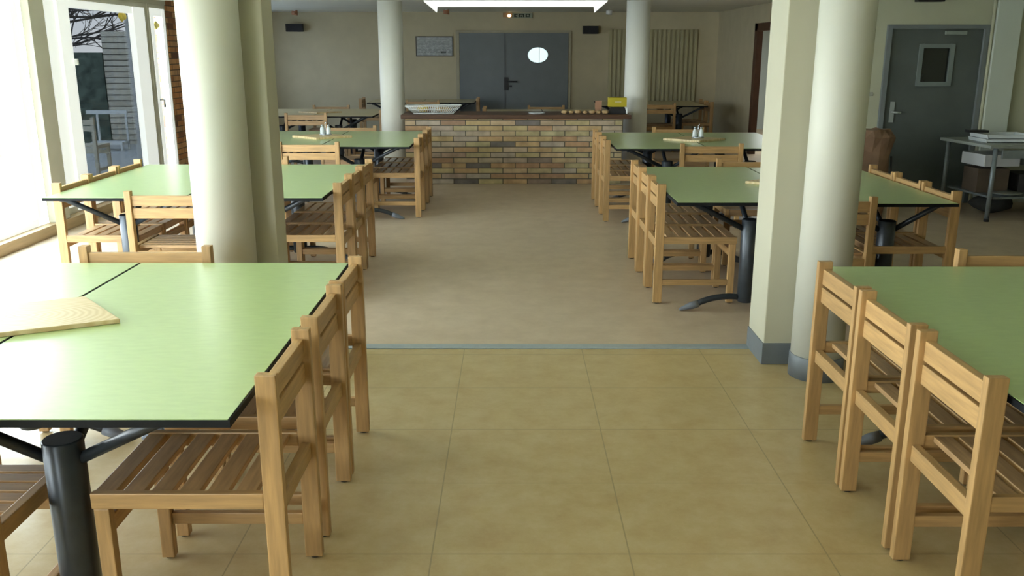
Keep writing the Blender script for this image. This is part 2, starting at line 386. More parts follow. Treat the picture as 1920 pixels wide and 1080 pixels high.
row('-x', -.66, (2.47, 3.01, 3.48), 'of the beech chairs on the aisle side of the front left table', 'chairs along the aisle side of the front left table')
row('+x', 1.29, (2.45, 2.93, 3.39), 'of the beech chairs on the aisle side of the front right table', 'chairs along the aisle side of the front right table')
row('-x', -1.145, (6.06, 6.52, 6.98), 'of the beech chairs on the aisle side of the second left table', 'chairs along the aisle side of the second left table')
row('+x', .97, (5.99, 6.45, 6.91), 'of the beech chairs on the aisle side of the second right table', 'chairs along the aisle side of the second right table')
row('-x', -.945, (9.17, 9.64, 10.10), 'of the beech chairs on the aisle side of the third left table', 'chairs along the aisle side of the third left table')
row('+x', .925, (8.95, 9.41, 9.87), 'of the beech chairs on the aisle side of the third right table', 'chairs along the aisle side of the third right table')
row('+x', -2.985, (6.05, 6.50, 6.96), 'of the beech chairs on the window side of the second left table', 'chairs along the window side of the second left table')
row('-x', 2.745, (5.70, 6.16, 6.61), 'of the beech chairs on the far right side of the second right table', 'chairs along the right side of the second right table')
chair('+x', -2.56+.24, 3.49, 'beech chair on the window side of the front left table', 'chairs at the front left table')
E_ = .20 - .0215
def endc(side, x, yp, label, group='chairs at the table ends'):
    # side 'far': back at +Y, looks -Y ; side 'near': back at -Y, looks +Y ; yp = centre of the rear posts
    chair('-y' if side == 'far' else '+y', x, yp - E_ if side == 'far' else yp + E_, label, group)
endc('far', -1.63, 3.90, 'beech chair at far end of the front left table, top rail showing above it')
endc('near', -1.612, 2.062, 'beech chair at the near end of the front left table, cut by the frame corner')
endc('far', 2.24, 3.83, 'beech chair at far end of the front right table, by right picture edge')
endc('near', -2.10, 5.50, 'beech chair at near end of the second left table, half behind the column')
endc('near', 1.875, 5.28, 'beech chair at near end of the second right table, mostly hidden by the pillar')
endc('far', -2.13, 7.38, 'beech chair at far end of the second left table')
endc('far', 1.94, 7.23, 'beech chair at far end of the second right table')
endc('near', -1.935, 8.58, 'beech chair with two-slat back at near end of the third left table')
endc('near', 1.865, 8.42, 'beech chair with two-slat back at near end of the third right table')
endc('far', -1.858, 10.49, 'beech chair at far end of the third left table, behind the cruet')
endc('far', 1.883, 10.28, 'beech chair at far end of the third right table, behind the cruet')
endc('near', -2.86, 12.62, 'beech chair at near end of the fourth left table')
endc('far', -2.87, 14.48, 'beech chair at far end of the fourth left table')
endc('near', -1.56, 15.95, 'beech chair at near end of the back table behind the wire basket')
endc('far', .54, 14.42, 'beech chair behind the table beyond the counter, in front of the grey doors')
endc('near', 2.40, 15.0, 'beech chair at near end of the back right table beside the round column')
chair('-x', -.62-.24, 16.75, 'beech chair at right side of the back table before the grey doors', 'chairs in the back of the room')
chair('+x', -2.50, 16.7, 'beech chair on the left side of the back table beside the slim column', 'chairs in the back of the room')
chair('+x', -.42+.24, 14.0, 'beech chair on the left side of the table just beyond the counter', 'chairs in the back of the room')
chair('-x', 3.36-.24, 15.55, 'nearer beech chair on the right side of the back right table', 'chairs in the back of the room')
chair('-x', 3.36-.24, 16.05, 'farther beech chair on the right side of the back right table', 'chairs in the back of the room')
chair('-x', -1.93-.20, 13.35, 'beech chair on the aisle side of the fourth left table', 'chairs in the back of the room')
# chair set outside to stand in for a room chair reflected in the pane
oc = chair_proto('reflection_chair', 'y', mats=noisy('reflection_cream', (.80,.74,.58), .05, 6, .5))
oc.location = (-5.50, 11.5, .03); oc.rotation_euler = (0, 0, PI)
tag(oc, 'pale cream slat-back chair outside, standing in for a reflected room chair', 'chair')

# ------------------------------------------------------------------ tables
TZ = .745
tan_lam = noisy('tan_laminate', (.60, .50, .27), .05, 16, .3, (1, 3, 1), spec=.6)
def table_proto(W, L, shift, lam):
    """origin: centre of the table on the floor; shift: how far the pedestals stand off centre"""
    r = empty('dining_table')
    MB().box(-W/2, W/2, -L/2, L/2, TZ-.022, TZ-.002).build('tabletop', black_edge, r, .001)
    MB().box(-W/2+.006, W/2-.006, -L/2+.003, L/2-.003, TZ-.002, TZ).build('laminate_surface', lam, r)
    for s in (-1, 1):
        y = s*(L/2 - .20); zt = .605
        p = MB(); p.lathe([(.050, .065), (.054, .07), (.054, zt-.004), (.050, zt)], 32, (shift, y, 0)); p.build('pedestal', metal_dark, r)
        for q in (-1, 1):
            ox = shift + q*min(.37, W/2-.06-abs(shift)*0) ; ox = max(-W/2+.05, min(W/2-.05, ox))
            MB().tube([(shift+q*.045, y, zt-.06), (ox, y+s*.05, TZ-.034), (ox+q*.03, y+s*.05, TZ-.034)], .017, 12).build('support_arm', metal_dark, r)
            kk = min(.425, W/2 - q*shift - .008)/.455; pts = []; rad = []
            for k in range(9):
                t = k/8; pts.append((shift + q*(.045+.30*t)*kk, y, .095 + .012*math.sin(t*PI*.6) - .062*t**2.2)); rad.append(.020)
            f = MB().tube(pts, rad, 12).build('foot', metal_dark, r)
            MB().tube([(shift+q*.325*kk, y, .050), (shift+q*.37*kk, y, .036), (shift+q*.44*kk, y, .013), (shift+q*.455*kk, y, .008)], [.024,.025,.012,.006], 12).build('foot_cap', grey_plastic, f)
        MB().tube([(shift, y - s*.045, zt-.06), (shift, y - s*.34, TZ-.034)], .017, 12).build('support_arm', metal_dark, r)
    return r
protos = {}
def table(x0, y0, W, L, shift, label, group):
    lam = green if y0 < 12 else tan_lam; k = (W, L, shift, y0 < 12)
    if k not in protos: protos[k] = o = table_proto(W, L, shift, lam)
    else: o = copy_tree(protos[k])
    o.location = (x0+W/2, y0+L/2, 0)
    tag(o, label, 'table', group)
G = 'green-topped dining tables standing in pairs'
g_ = .0
table(-.705-.912, 2.085, .910, 1.715, -.08, 'large green table at front left, aisle side, nearest the camera', G)
table(-.705-.912*2, 2.085, .910, 1.715, 0, 'green table in front left corner, under the left part of the wooden board', G)
table(1.335, 2.13, .910, 1.60, .08, 'green table at front right, next to the three nearest right chairs', G)
table(1.335+.912, 2.13, .910, 1.60, .0, 'green table at the front right picture edge', G)
table(-1.185-.882, 5.575, .880, 1.70, -.08, 'aisle-side green table of the second left pair, behind the column', G)
table(-1.185-.882*2, 5.575, .880, 1.70, 0, 'window-side green table of the second left pair', G)
table(1.005, 5.40, .855, 1.72, .08, 'aisle-side green table of the second right pair, left of the pillar', G)
table(1.005+.857, 5.36, .840, 1.72, .08, 'right-hand green table of the second right pair, right of the column', G)
table(-.98-.882, 8.66, .880, 1.70, -.08, 'aisle-side green table of the third left pair, before the counter', G)
table(-.98-.882*2, 8.66, .880, 1.70, 0, 'green table of the third left pair farthest from the aisle', G)
table(.98, 8.48, .880, 1.70, .08, 'aisle-side green table of the third right pair, before the counter', G)
table(.98+.882, 8.48, .880, 1.70, 0, 'green table of the third right pair farthest from the aisle', G)
table(-1.95-.882, 12.75, .880, 1.60, -.08, 'right-hand tan-topped table of the fourth left pair near the slim column', 'tan-topped tables at the back')
table(-1.95-.882*2, 12.75, .880, 1.60, 0, 'left-hand tan-topped table of the fourth left pair by the back wall', 'tan-topped tables at the back')
table(-.66-.952, 16.13, .950, 1.10, 0, 'tan-topped table at back left of the grey double doors, behind the wire basket', 'tan-topped tables at the back')
table(-.66-.952*2, 16.13, .950, 1.10, 0, 'tan-topped table at the back, seen left of the slim left column', 'tan-topped tables at the back')
table(-.42, 12.70, .880, 1.60, 0, 'left tan-topped table just beyond the counter, before the grey double doors', 'tan-topped tables at the back')
table(-.42+.882, 12.70, .880, 1.60, 0, 'right tan-topped table just beyond the counter, before the grey double doors', 'tan-topped tables at the back')
table(3.26-.882, 15.15, .880, 1.50, 0, 'tan-topped table at back right under the radiator', 'tan-topped tables at the back')
table(3.26-.882*2, 15.15, .880, 1.50, 0, 'tan-topped table at back right, hidden behind the slim right column', 'tan-topped tables at the back')

# ------------------------------------------------------------------ boards and cruets
def ring_mat():
    m, nt, b = mat('ringed_pine')
    tc = N(nt, 'ShaderNodeTexCoord'); mp = N(nt, 'ShaderNodeMapping'); mp.inputs['Scale'].default_value = (.9, 1.5, 1); mp.inputs['Location'].default_value = (.03, .02, 0)
    nt.links.new(tc.outputs['Object'], mp.inputs[0])
    wv = N(nt, 'ShaderNodeTexWave', wave_type='RINGS', rings_direction='Z'); wv.inputs['Scale'].default_value = 14; wv.inputs['Distortion'].default_value = 2.5; wv.inputs['Detail'].default_value = 2
    nt.links.new(mp.outputs[0], wv.inputs['Vector'])
    c = ramp(nt, [(0, (.56,.41,.20)), (1, (.66,.52,.29))], wv.outputs['Fac'])
    nt.links.new(c, b.inputs['Base Color']); b.inputs['Roughness'].default_value = .45
    return m
ring_m = ring_mat()
def board(x, y, s, ang, label, th=.018):
    h = s/2
    def fn(c):
        ca, sa = math.cos(ang), math.sin(ang)
        return Vector(((c.x*ca - c.y*sa)*SX, c.x*sa + c.y*ca, c.z))
    o = MB().box(-h, h, -h, h, 0, th).build('wooden_board', ring_m, None, .003, fn)
    o.location = (x, y, TZ+.0005); tag(o, label, 'board', 'wooden table boards')
board(-1.645, 2.955, .345, math.radians(33), 'square pale wooden board with rings on the front left tables', .016)
board(-2.01, 9.58, .34, math.radians(43), 'white-looking wooden board under the cruet on the third left tables', .022)
board(1.87, 9.28, .34, math.radians(46), 'wooden board under the cruet on the third right tables', .022)
board(1.93, 6.20, .33, math.radians(45), 'wooden board on the second right tables, cut by the pillar')
board(-2.84, 13.5, .34, math.radians(45), 'wooden board on the fourth left tables near the back wall')
steel = noisy('polished_steel', (.55,.57,.60), .1, 12, .22, metal=.9)
cruet_glass = noisy('pale_cruet_glass', (.62,.66,.66), .1, 10, .15)
def cruet(x, y, label):
    r = empty('condiment_set', (x, y, TZ+.0225)); tag(r, label, 'cruet', 'condiment sets on the boards')
    MB().lathe([(.060, 0), (.065, .006), (.06, .012), (.02, .014)], 24).build('base', steel, r)
    MB().tube([(0,0,.01), (0,0,.125), (.012,0,.137), (0,0,.149), (-.012,0,.137), (0,0,.125)], .004, 8).build('handle', steel, r)
    for q in (-1, 1):
        b = MB().lathe([(.022, .012), (.025, .02), (.023, .07), (.012, .088), (.012, .094)], 20, (q*.033, 0, 0)).build('bottle', cruet_glass, r)
        MB().lathe([(.014, .094), (.015, .104), (.008, .112)], 16, (q*.033, 0, 0)).build('stopper', steel, b)
cruet(-1.98, 9.62, 'small white and steel condiment set on the third left board')
cruet(1.91, 9.30, 'small shiny steel condiment set on the third right board')

# ------------------------------------------------------------------ brick counter and things on it
c = empty('brick_counter', (.04, 11.6, 0)); tag(c, 'ochre brick counter with dark wooden top at the end of the aisle', 'counter')
MB().box(-1.375, 1.335, -.28, .28, 0, .815).build('brick_base', bar_brick, c)
MB().box(-1.42, 1.44, -.33, .36, .815, .865).build('countertop', counter_m, c, .006)
CT = .8655
wb = empty('wire_basket', (-.985, 11.5, CT)); tag(wb, 'long white wire basket at the left end of the counter', 'basket')
b = MB()
def brect(z, hx, hy, r): b.tube([(-hx,-hy,z), (hx,-hy,z), (hx,hy,z), (-hx,hy,z), (-hx,-hy,z)], r, 8)
brect(.006, .245, .09, .006); brect(.10, .345, .14, .008); brect(.055, .295, .115, .004)
for k in range(25):
    t = -1 + 2*k/24
    for s in (-1, 1): b.tube([(t*.245, s*.09, .006), (t*.345, s*.14, .10)], .0038, 6)
for k in range(9):
    t = -1 + 2*k/8
    for s in (-1, 1): b.tube([(s*.245, t*.09, .006), (s*.345, t*.14, .10)], .0038, 6)
b.build('wire_frame', white_m, wb)
b = MB()
for k in range(13): b.tube([(-.24+.04*k, -.085, .004), (-.24+.04*k, .085, .004)], .003, 6)
b.build('bottom', white_m, wb)
o = MB().blob((0,0,.05), .06, (1.3,.9,.75), .06).build('lemon', noisy('yellow_peel', (.70,.52,.10), .1, 12, .5)); o.location = (-1.12, 11.5, CT+.012); tag(o, 'yellow fruit lying in the white wire basket', 'fruit')
o = MB().blob((0,0,.04), .055, (2.0,.9,.65), .10).build('bread_roll', noisy('bread_crust', (.62,.46,.24), .25, 14, .7)); o.location = (-.86, 11.5, CT+.012); tag(o, 'pale bread roll in the white wire basket', 'bread')
p = empty('plate', (.31, 11.40, CT)); tag(p, 'white plate lying on the middle of the counter', 'plate')
MB().lathe([(.06, 0), (.07, .004), (.105, .014), (.108, .017), (.07, .012), (.02, .011)], 40, ex=1.0).build('dish', noisy('white_china', (.88,.90,.92), .02, 8, .15), p)
roll_m = noisy('golden_crust', (.55,.37,.18), .3, 16, .7)
for k, (x, s) in enumerate([(.66, 1), (.745, .85), (.83, 1.05), (.92, .8), (1.005, 1), (1.09, .9), (1.17, 1.0)]):
    o = MB().blob((0,0,.025*s), .036*s, (1.15, .9, .68), .12).build('bread_piece', roll_m)
    o.location = (x, 11.44 + .03*(k % 2), CT)
    tag(o, 'small tan bread piece in the row at the right end of the counter', 'bread', 'bread pieces in a row on the counter')
bx = empty('yellow_box', (1.325, 11.52, CT)); tag(bx, 'yellow box raised on a dark stand at right end of the counter', 'box')
MB().box(-.115, .115, -.06, .06, .085, .20).build('carton', noisy('yellow_card', (.52,.42,.02), .08, 8, .5), bx, .004)
MB().prism([(-.12, 0), (.12, 0), (.09, .085), (.0, .11), (-.07, .085)], 1, -.05, .05).build('stand', black_m, bx)
MB().box(-.035, .045, -.062, -.060, .135, .155).build('label_patch', noisy('pale_label', (.7,.62,.3), .1, 9, .5), bx)
o = MB().box(-.042, .042, -.004, .004, 0, .155).build('card_holder', noisy('salmon_card', (.42,.22,.13), .08, 8, .6)); o.location = (1.10, 11.62, CT); tag(o, 'small salmon coloured card standing behind the bread pieces', 'card')
o = MB().lathe([(.014, 0), (.014, .05), (.006, .07), (.006, .08)], 16).build('small_bottle', white_m); o.location = (1.44, 11.42, CT); tag(o, 'tiny white bottle beside the yellow box', 'bottle')

# ------------------------------------------------------------------ back wall items
def slab(name, m, x0, x1, y0, y1, z0, z1, par=None, bevel=.003):
    o = MB().box(x0, x1, y0, y1, z0, z1).build(name, m, None, bevel)
    return put(o, par) if par else o
d = struct(empty('door_1', (.035, YB, 0)))
w = MB(); w.box(-1.06, -1.0, YB-.04, YB, 0, 2.0); w.box(1.07, 1.12, YB-.04, YB, 0, 2.0); w.box(-1.0, 1.07, YB-.04, YB, 1.955, 2.0)
put(w.build('door_frame', noisy('frame_beige', (.40,.36,.25), .04, 6, .6), None, .003), d)
l1 = slab('door_leaf', door_m, -.995, -.14, YB-.05, YB-.005, .01, 1.952, d)
def leaf_hole():
    m = MB(); bm = m.bm; x0, x1, z0, z1 = -.125, 1.065, .01, 1.952; cx, cz, rx, rz = .49, 1.55, .19, .14; n = 48
    for yy, flip in ((YB-.055, False), (YB-.005, True)):
        inner = [bm.verts.new((cx+rx*math.cos(2*PI*k/n), yy, cz+rz*math.sin(2*PI*k/n))) for k in range(n)]
        outer = []
        for k in range(n):
            c_, s_ = math.cos(2*PI*k/n), math.sin(2*PI*k/n)
            tx = ((x1-cx)/c_ if c_ > 1e-6 else (x0-cx)/c_ if c_ < -1e-6 else 1e9); tz = ((z1-cz)/s_ if s_ > 1e-6 else (z0-cz)/s_ if s_ < -1e-6 else 1e9)
            t = min(tx, tz); outer.append(bm.verts.new((cx+c_*t, yy, cz+s_*t)))
        for k in range(n): bm.faces.new((inner[k], inner[(k+1)%n], outer[(k+1)%n], outer[k]))
        # corner fillers
        for X, Z in ((x0,z0),(x0,z1),(x1,z0),(x1,z1)):
            ks = sorted(range(n), key=lambda k: (outer[k].co.x-X)**2 + (outer[k].co.z-Z)**2)
            best = None
            for k in range(n):
                a, b2 = outer[k], outer[(k+1)%n]
                if (abs(a.co.x-X) < 1e-5) != (abs(b2.co.x-X) < 1e-5) and (abs(a.co.z-Z) < 1e-5) != (abs(b2.co.z-Z) < 1e-5) and (abs(a.co.x-X) < 1e-5 or abs(a.co.z-Z) < 1e-5) and (abs(b2.co.x-X) < 1e-5 or abs(b2.co.z-Z) < 1e-5): best = (a, b2)
            if best: bm.faces.new((best[0], best[1], bm.verts.new((X, yy, Z))))
    return m
put(leaf_hole().build('door_leaf', door_m), d)
slab('meeting_strip', noisy('dark_strip', (.07,.08,.085), .1, 6, .5), -.142, -.122, YB-.062, YB-.01, .01, 1.95, d, 0)
pg = MB()
n = 48; pg.prism([(.49+.19*math.cos(2*PI*k/n), 1.55+.14*math.sin(2*PI*k/n)) for k in range(n)], 1, YB-.03, YB-.026)
port = put(pg.build('porthole', emit('bright_porthole', (.72,.92,.92), 1.1)), d)
put(MB().box(.512, .522, YB-.04, YB-.03, 1.415, 1.685).build('glazing_bar', white_m), d)
h = MB(); h.box(-.15, -.07, YB-.075, YB-.05, .90, 1.14)
h.tube([(-.09, YB-.07, 1.06), (-.09, YB-.12, 1.06), (.10, YB-.12, 1.06)], .014, 10); h.box(-.05, .0, YB-.08, YB-.055, .96, .99)
put(h.build('handle', black_m), d)

nb = empty('notice_board', (-1.47, YB-.002, 1.71)); tag(nb, 'grey framed notice sheet on the back wall left of the grey doors', 'notice')
w = MB(); w.box(-.355, .355, -.02, -.0, .165, .185); w.box(-.355, .355, -.02, 0, -.185, -.165); w.box(-.355, -.335, -.02, 0, -.165, .165); w.box(.335, .355, -.02, 0, -.165, .165)
w.build('frame', noisy('dark_frame', (.10,.09,.07), .1, 9, .5), nb)
MB().box(-.335, .335, -.012, -.002, -.165, .165).build('paper', noisy('printed_paper', (.42,.44,.42), .25, 14, .6, (1,1,2)), nb)
def lines(name, rnd, par, x0, x1, z0, z1, nrow, m, y=-.0125, h=.006):
    b = MB()
    for k in range(nrow):
        z = z1 - (k+.5)*(z1-z0)/nrow; x = x0
        while x < x1-.03:
            L = rnd.uniform(.02, .09); b.box(x, min(x+L, x1), y-.001, y, z-h/2, z+h/2); x += L+rnd.uniform(.012, .04)
    b.build(name, m, par)
ink = noisy('grey_ink', (.20,.21,.20), .1, 9, .6)
lines('printed_lines', random.Random(4), nb, -.30, .31, -.13, .13, 9, ink)
MB().box(.12, .22, -.0135, -.0125, -.125, -.095).build('dark_mark', noisy('dark_mark', (.05,.06,.05), .1, 9, .6), nb)
MB().box(-.31, -.16, -.0215, -.0205, .168, .182).build('clip', black_m, nb)

def speaker(x, y, z, sx, rz, label):
    s = empty('wall_speaker', (x, y, z), rz); tag(s, label, 'speaker', 'black wall speakers')
    MB().prism([(-sx, -.13), (-sx*.9, -.16), (sx*.9, -.16), (sx, -.13), (sx*.85, 0), (-sx*.85, 0)], 2, -.07, .07).build('cabinet', black_m, s, .004)
    MB().box(-sx*.85, sx*.85, -.168, -.160, -.058, .058).build('grille', noisy('speaker_grille', (.02,.02,.022), .4, 90, .8), s)
    MB().tube([(0, 0, 0), (0, .048, 0)], .02, 10).build('bracket', black_m, s)
speaker(-4.08, YB-.05, 2.045, .165, .15, 'black speaker high on the back wall at left')
speaker(1.47, YB-.05, 2.005, .15, 0, 'black speaker on the back wall right of the grey doors')

el = empty('emergency_light', (-.07, YB-.002, 2.275)); tag(el, 'small glowing orange emergency light above the grey doors', 'light')
MB().box(-.10, .075, -.045, 0, -.04, .04).build('housing', noisy('amber_housing', (.42,.24,.10), .1, 9, .4), el, .006)
MB().blob((.02, -.05, -.012), .024, (1.5, .6, 1)).build('lamp', emit('amber_glow', (1, .72, .35), 9), el)
es = empty('exit_sign', (.195, YB-.002, 2.268)); tag(es, 'small sign with dark lettering above the grey double doors', 'sign')
MB().box(-.19, .19, -.025, 0, -.045, .045).build('panel', noisy('sign_panel', (.30,.33,.24), .05, 9, .5), es, .003)
b = MB()
for (x0, x1, z0, z1) in [(-.155,-.125,-.03,.03),(-.125,-.09,.012,.03),(-.125,-.10,-.03,-.016),(-.07,-.045,-.03,.03),(-.07,.03,.012,.03),(.01,.035,-.03,.03),(-.03,-.01,-.03,.0),(.06,.085,-.03,.03),(.085,.12,.014,.03),(.12,.145,-.005,.03),(.085,.145,-.03,-.016)]:
    b.box(x0, x1, -.027, -.025, z0, z1)
b.build('lettering', noisy('dark_letters', (.02,.03,.015), .1, 9, .5), es)

r = empty('panel_radiator', (2.67, YB-.002, 0)); tag(r, 'beige vertical ribbed radiator on the back wall behind the slim column', 'radiator')
w = MB(); w.box(-.84, .84, -.03, 0, .69, 2.02)
for k in range(20): x = -.83 + k*.0845; w.box(x, x+.05, -.065, -.03, .70, 2.01)
w.build('panel', rad_m, r, .002)
MB().tube([(.82, -.03, .69), (.82, -.03, .10), (.82, 0, .10)], .012, 8).build('pipe', rad_m, r)

# ceiling light trough and little ceiling fittings
lt = empty('light_trough', (.05, 13.0, 2.335)); tag(lt, 'bright white winged light trough on the ceiling beyond the counter', 'light')
MB().box(-1.085, 1.085, -.03, .03, -.115, 0).build('front_panel', emit('lit_white_panel', (.93,.97,.92), 1.0), lt)
for s in (-1, 1):
    MB().prism([(s*1.27, 0), (s*1.27, -.045), (s*1.095, -.19), (s*1.085, -.115), (s*1.085, 0)], 1, -.03, .05).build('end_fin', bpy.data.materials['lit_white_panel'], lt)
def spot(x, y, m, label):
    s = empty('ceiling_spotlight', (x, y, 2.335)); tag(s, label, 'light', 'small ceiling spotlights')
    MB().tube([(0,0,0), (0,0,-.03)], .02, 12).build('mount', white_m, s)
    MB().tube([(-.05,.0,-.05), (.05,0,-.05)], [.035,.045], 16).build('shade', m, s)
spot(1.72, 16.6, white_m, 'small white spotlight on the ceiling right of the bright trough')
copper = noisy('copper_shade', (.35,.15,.07), .1, 9, .5)
spot(-3.9, 16.8, copper, 'small copper spotlight above the left black speaker')
spot(-1.15, 16.4, copper, 'small copper spotlight under the left end of the bright trough')

# ------------------------------------------------------------------ right-hand door
d = struct(empty('door_2', (4.52, 9.9, 0)))
w = MB(); w.box(3.98, 4.03, 9.86, 10.0, 0, 1.90); w.box(5.01, 5.06, 9.86, 10.0, 0, 1.90); w.box(4.03, 5.01, 9.86, 10.0, 1.86, 1.90)
put(w.build('door_frame', noisy('door_frame_grey', (.16,.18,.18), .05, 6, .5), None, .003), d)
w = MB(); xa, xb, za, zb = 4.39, 4.68, 1.31, 1.66
w.box(4.03, xa, 9.90, 9.95, .01, 1.86); w.box(xb, 5.01, 9.90, 9.95, .01, 1.86); w.box(xa, xb, 9.90, 9.95, .01, za); w.box(xa, xb, 9.90, 9.95, zb, 1.86)
put(w.build('door_leaf', doorr_m), d)
w = MB(); t = .045
w.box(xa-t, xa, 9.885, 9.90, za-t, zb+t); w.box(xb, xb+t, 9.885, 9.90, za-t, zb+t); w.box(xa, xb, 9.885, 9.90, zb, zb+t); w.box(xa, xb, 9.885, 9.90, za-t, za)
put(w.build('window_surround', noisy('surround_grey', (.17,.20,.19), .05, 6, .5), None, .003), d)
slab('dark_pane', noisy('dark_pane', (.012,.015,.012), .2, 3, .12), xa, xb, 9.92, 9.925, za, zb, d, 0)
slab('door_closer', noisy('closer_metal', (.22,.25,.22), .05, 6, .4), 4.60, 4.82, 9.86, 9.90, 1.80, 1.835, d)
w = MB(); w.box(4.10, 4.145, 9.885, 9.90, .88, 1.10); w.tube([(4.125, 9.89, .99), (4.125, 9.84, .99), (4.20, 9.84, .985)], .011, 10)
put(w.build('handle', noisy('pale_handle', (.35,.38,.36), .05, 6, .3, metal=.3)), d)
o = MB().box(-.14, .14, -.10, 0, -.07, .07).build('alarm_box', black_m, None, .006); o.location = (4.38, 9.9, 2.20); tag(o, 'dark box high on the wall above the right grey door', 'box')
o = MB().box(-.03, .03, -.012, 0, -.02, .02).build('light_switch', noisy('switch_grey', (.30,.30,.24), .05, 6, .4), None, .003); o.location = (3.87, 9.9, 1.18); tag(o, 'small light switch on the wall left of the right grey door', 'switch')

o = MB().tube([(0,0,0), (0,0,2.6)], .018, 10).build('wall_pipe', wallr_m); o.location = (5.082, 9.865, 0); tag(o, 'thin vertical painted pipe on the wall right of the right grey door', 'pipe')
# paper sack by the door
kraft = noisy('brown_kraft_paper', (.22,.13,.075), .3, 5, .85, bump=.6)
def sack():
    m = MB(); rnd = random.Random(11); n = 20; rings = []
    prof = [(.20,.0,0), (.215,.25,.01), (.21,.50,.02), (.20,.68,.03), (.215,.80,.035), (.17,.875,.03)]
    for r_, z, ox in [(a*1.22, b2, c2) for a, b2, c2 in prof]:
        ring = []
        for k in range(n):
            a = 2*PI*k/n; rr = r_*(1+rnd.uniform(-.06,.06)); ring.append(m.bm.verts.new((ox+rr*math.cos(a)*1.0, rr*math.sin(a)*.7, z+(rnd.uniform(-.02,.02) if z > .1 else 0))))
        rings.append(ring)
    for i in range(len(rings)-1):
        for k in range(n): m.bm.faces.new((rings[i][k], rings[i][(k+1)%n], rings[i+1][(k+1)%n], rings[i+1][k]))
    m.bm.faces.new(rings[0][::-1]); m.bm.faces.new(rings[-1])
    return m
s = empty('paper_sack', (3.50, 9.0, 0)); tag(s, 'crumpled brown paper sack standing right of the round column', 'sack')
sack().build('bag', kraft, s)
MB().tube([(.26, -.08, .62), (.25, -.13, .48), (.19, -.18, .33), (.14, -.18, .30)], .010, 8).build('cord', black_m, s)

# ------------------------------------------------------------------ side table with things
galv = noisy('grey_steel_tube', (.22,.25,.26), .1, 20, .4, metal=.4)
T2 = .75
t = empty('side_table', (5.25, 9.2, 0), .10); tag(t, 'grey metal side table loaded with trays at the right edge', 'table')
MB().box(-.68, .62, -.44, .44, T2-.03, T2).build('tabletop', noisy('pale_grey_top', (.26,.28,.25), .08, 6, .4), t, .004)
for x in (-.60, .56):
    for y in (-.40, .40):
        l = MB().tube([(x, y, .015), (x, y, T2-.03)], .022, 12).build('leg', galv, t)
        MB().lathe([(.026, 0), (.026, .03)], 12, (x, y, 0)).build('rubber_foot', black_m, l)
MB().box(-.56, .56, -.40, .40, .22, .24).build('lower_shelf', galv, t, .003)
MB().box(-.54, .54, -.425, -.405, .62, .70).build('apron', galv, t, .003)
w = MB(); w.box(-.50, -.12, -.10, .30, .50, .62)
w.build('drawer', noisy('white_drawer', (.60,.60,.60), .05, 5, .5), t, .004)
w = MB(); w.box(-.02, .50, -.39, .05, .50, .60)
dr = w.build('drawer', noisy('pale_drawer', (.40,.43,.41), .05, 5, .5), t, .004)
MB().blob((.20, -.41, .57), .02).build('knob', black_m, dr)
def thing(name, mb, m, loc, label, cat, group=None, bevel=0, rz=0):
    o = mb.build(name, m, None, bevel); o.location = loc; o.rotation_euler = (0,0,rz); return tag(o, label, cat, group)
def tray(hx, hy, h):
    m = MB(); m.prism([(-hx, h), (-hx*.93, 0), (hx*.93, 0), (hx, h), (hx*.97, h), (hx*.90, .006), (-hx*.90, .006), (-hx*.97, h)], 1, -hy, hy)
    m.box(-hx*.95, hx*.95, -hy, -hy+.006, .0, h); m.box(-hx*.95, hx*.95, hy-.006, hy, .0, h); return m
tw = noisy('white_tray_plastic', (.62,.66,.66), .04, 6, .4)
thing('food_tray', tray(.24, .18, .035), tw, (4.94, 9.15, T2), 'white tray, lower of two stacked on the side table', 'tray', 'white trays on the side table')
thing('food_tray', tray(.24, .18, .04), tw, (4.95, 9.15, T2+.036), 'white tray, upper of two stacked on the side table', 'tray', 'white trays on the side table')
thing('black_case', MB().box(-.10, .10, -.05, .05, 0, .025), black_m, (4.76, 9.28, T2+.0765), 'small black case lying on the back of the white trays', 'case', bevel=.004)
bt = noisy('tan_wicker', (.46,.36,.16), .3, 30, .7)
k = empty('bread_basket', (5.42, 9.1, T2)); tag(k, 'tan basket of bread on the side table at the right edge', 'basket')
tray(.22, .16, .06).build('body', bt, k)
for q in range(3):
    thing('bread_loaf', MB().blob((0,0,.04), .05, (1.6,1,.7), .08), roll_m, (5.32+.12*q, 9.1+.03*(q%2), T2+.01), ['left', 'middle', 'right'][q]+' tan bread loaf in the basket on the side table', 'bread', 'bread loaves in the basket')
card = noisy('brown_cardboard', (.10,.07,.045), .2, 5, .8)
thing('cardboard_box', MB().box(-.16, .16, -.15, .15, 0, .24), card, (4.87, 9.20, .241), 'dark brown cardboard box on lower shelf of the side table', 'box', bevel=.004)
thing('crate', MB().box(-.20, .20, -.16, .16, 0, .18), noisy('dark_crate', (.05,.045,.04), .2, 8, .8), (5.36, 9.25, .241), 'dark crate on the lower shelf of the side table', 'box', bevel=.004)
pl = MB().lathe([(.08, 0), (.15, .02), (.155, .024), (.09, .006)], 32)
thing('oval_dish', pl, noisy('grey_dish', (.45,.47,.44), .05, 5, .3), (4.94, 8.92, .241), 'pale dish at the front of the side table lower shelf', 'plate')
thing('storage_sack', MB().blob((0,0,.10), .16, (1.4,.9,.62), .12), noisy('dark_sack', (.04,.04,.035), .3, 6, .9), (5.0, 9.25, 0.0), 'dark bundle on the floor under the side table', 'bag')
for ch in ('storage_sack',): bpy.data.objects[ch].location.z = .0

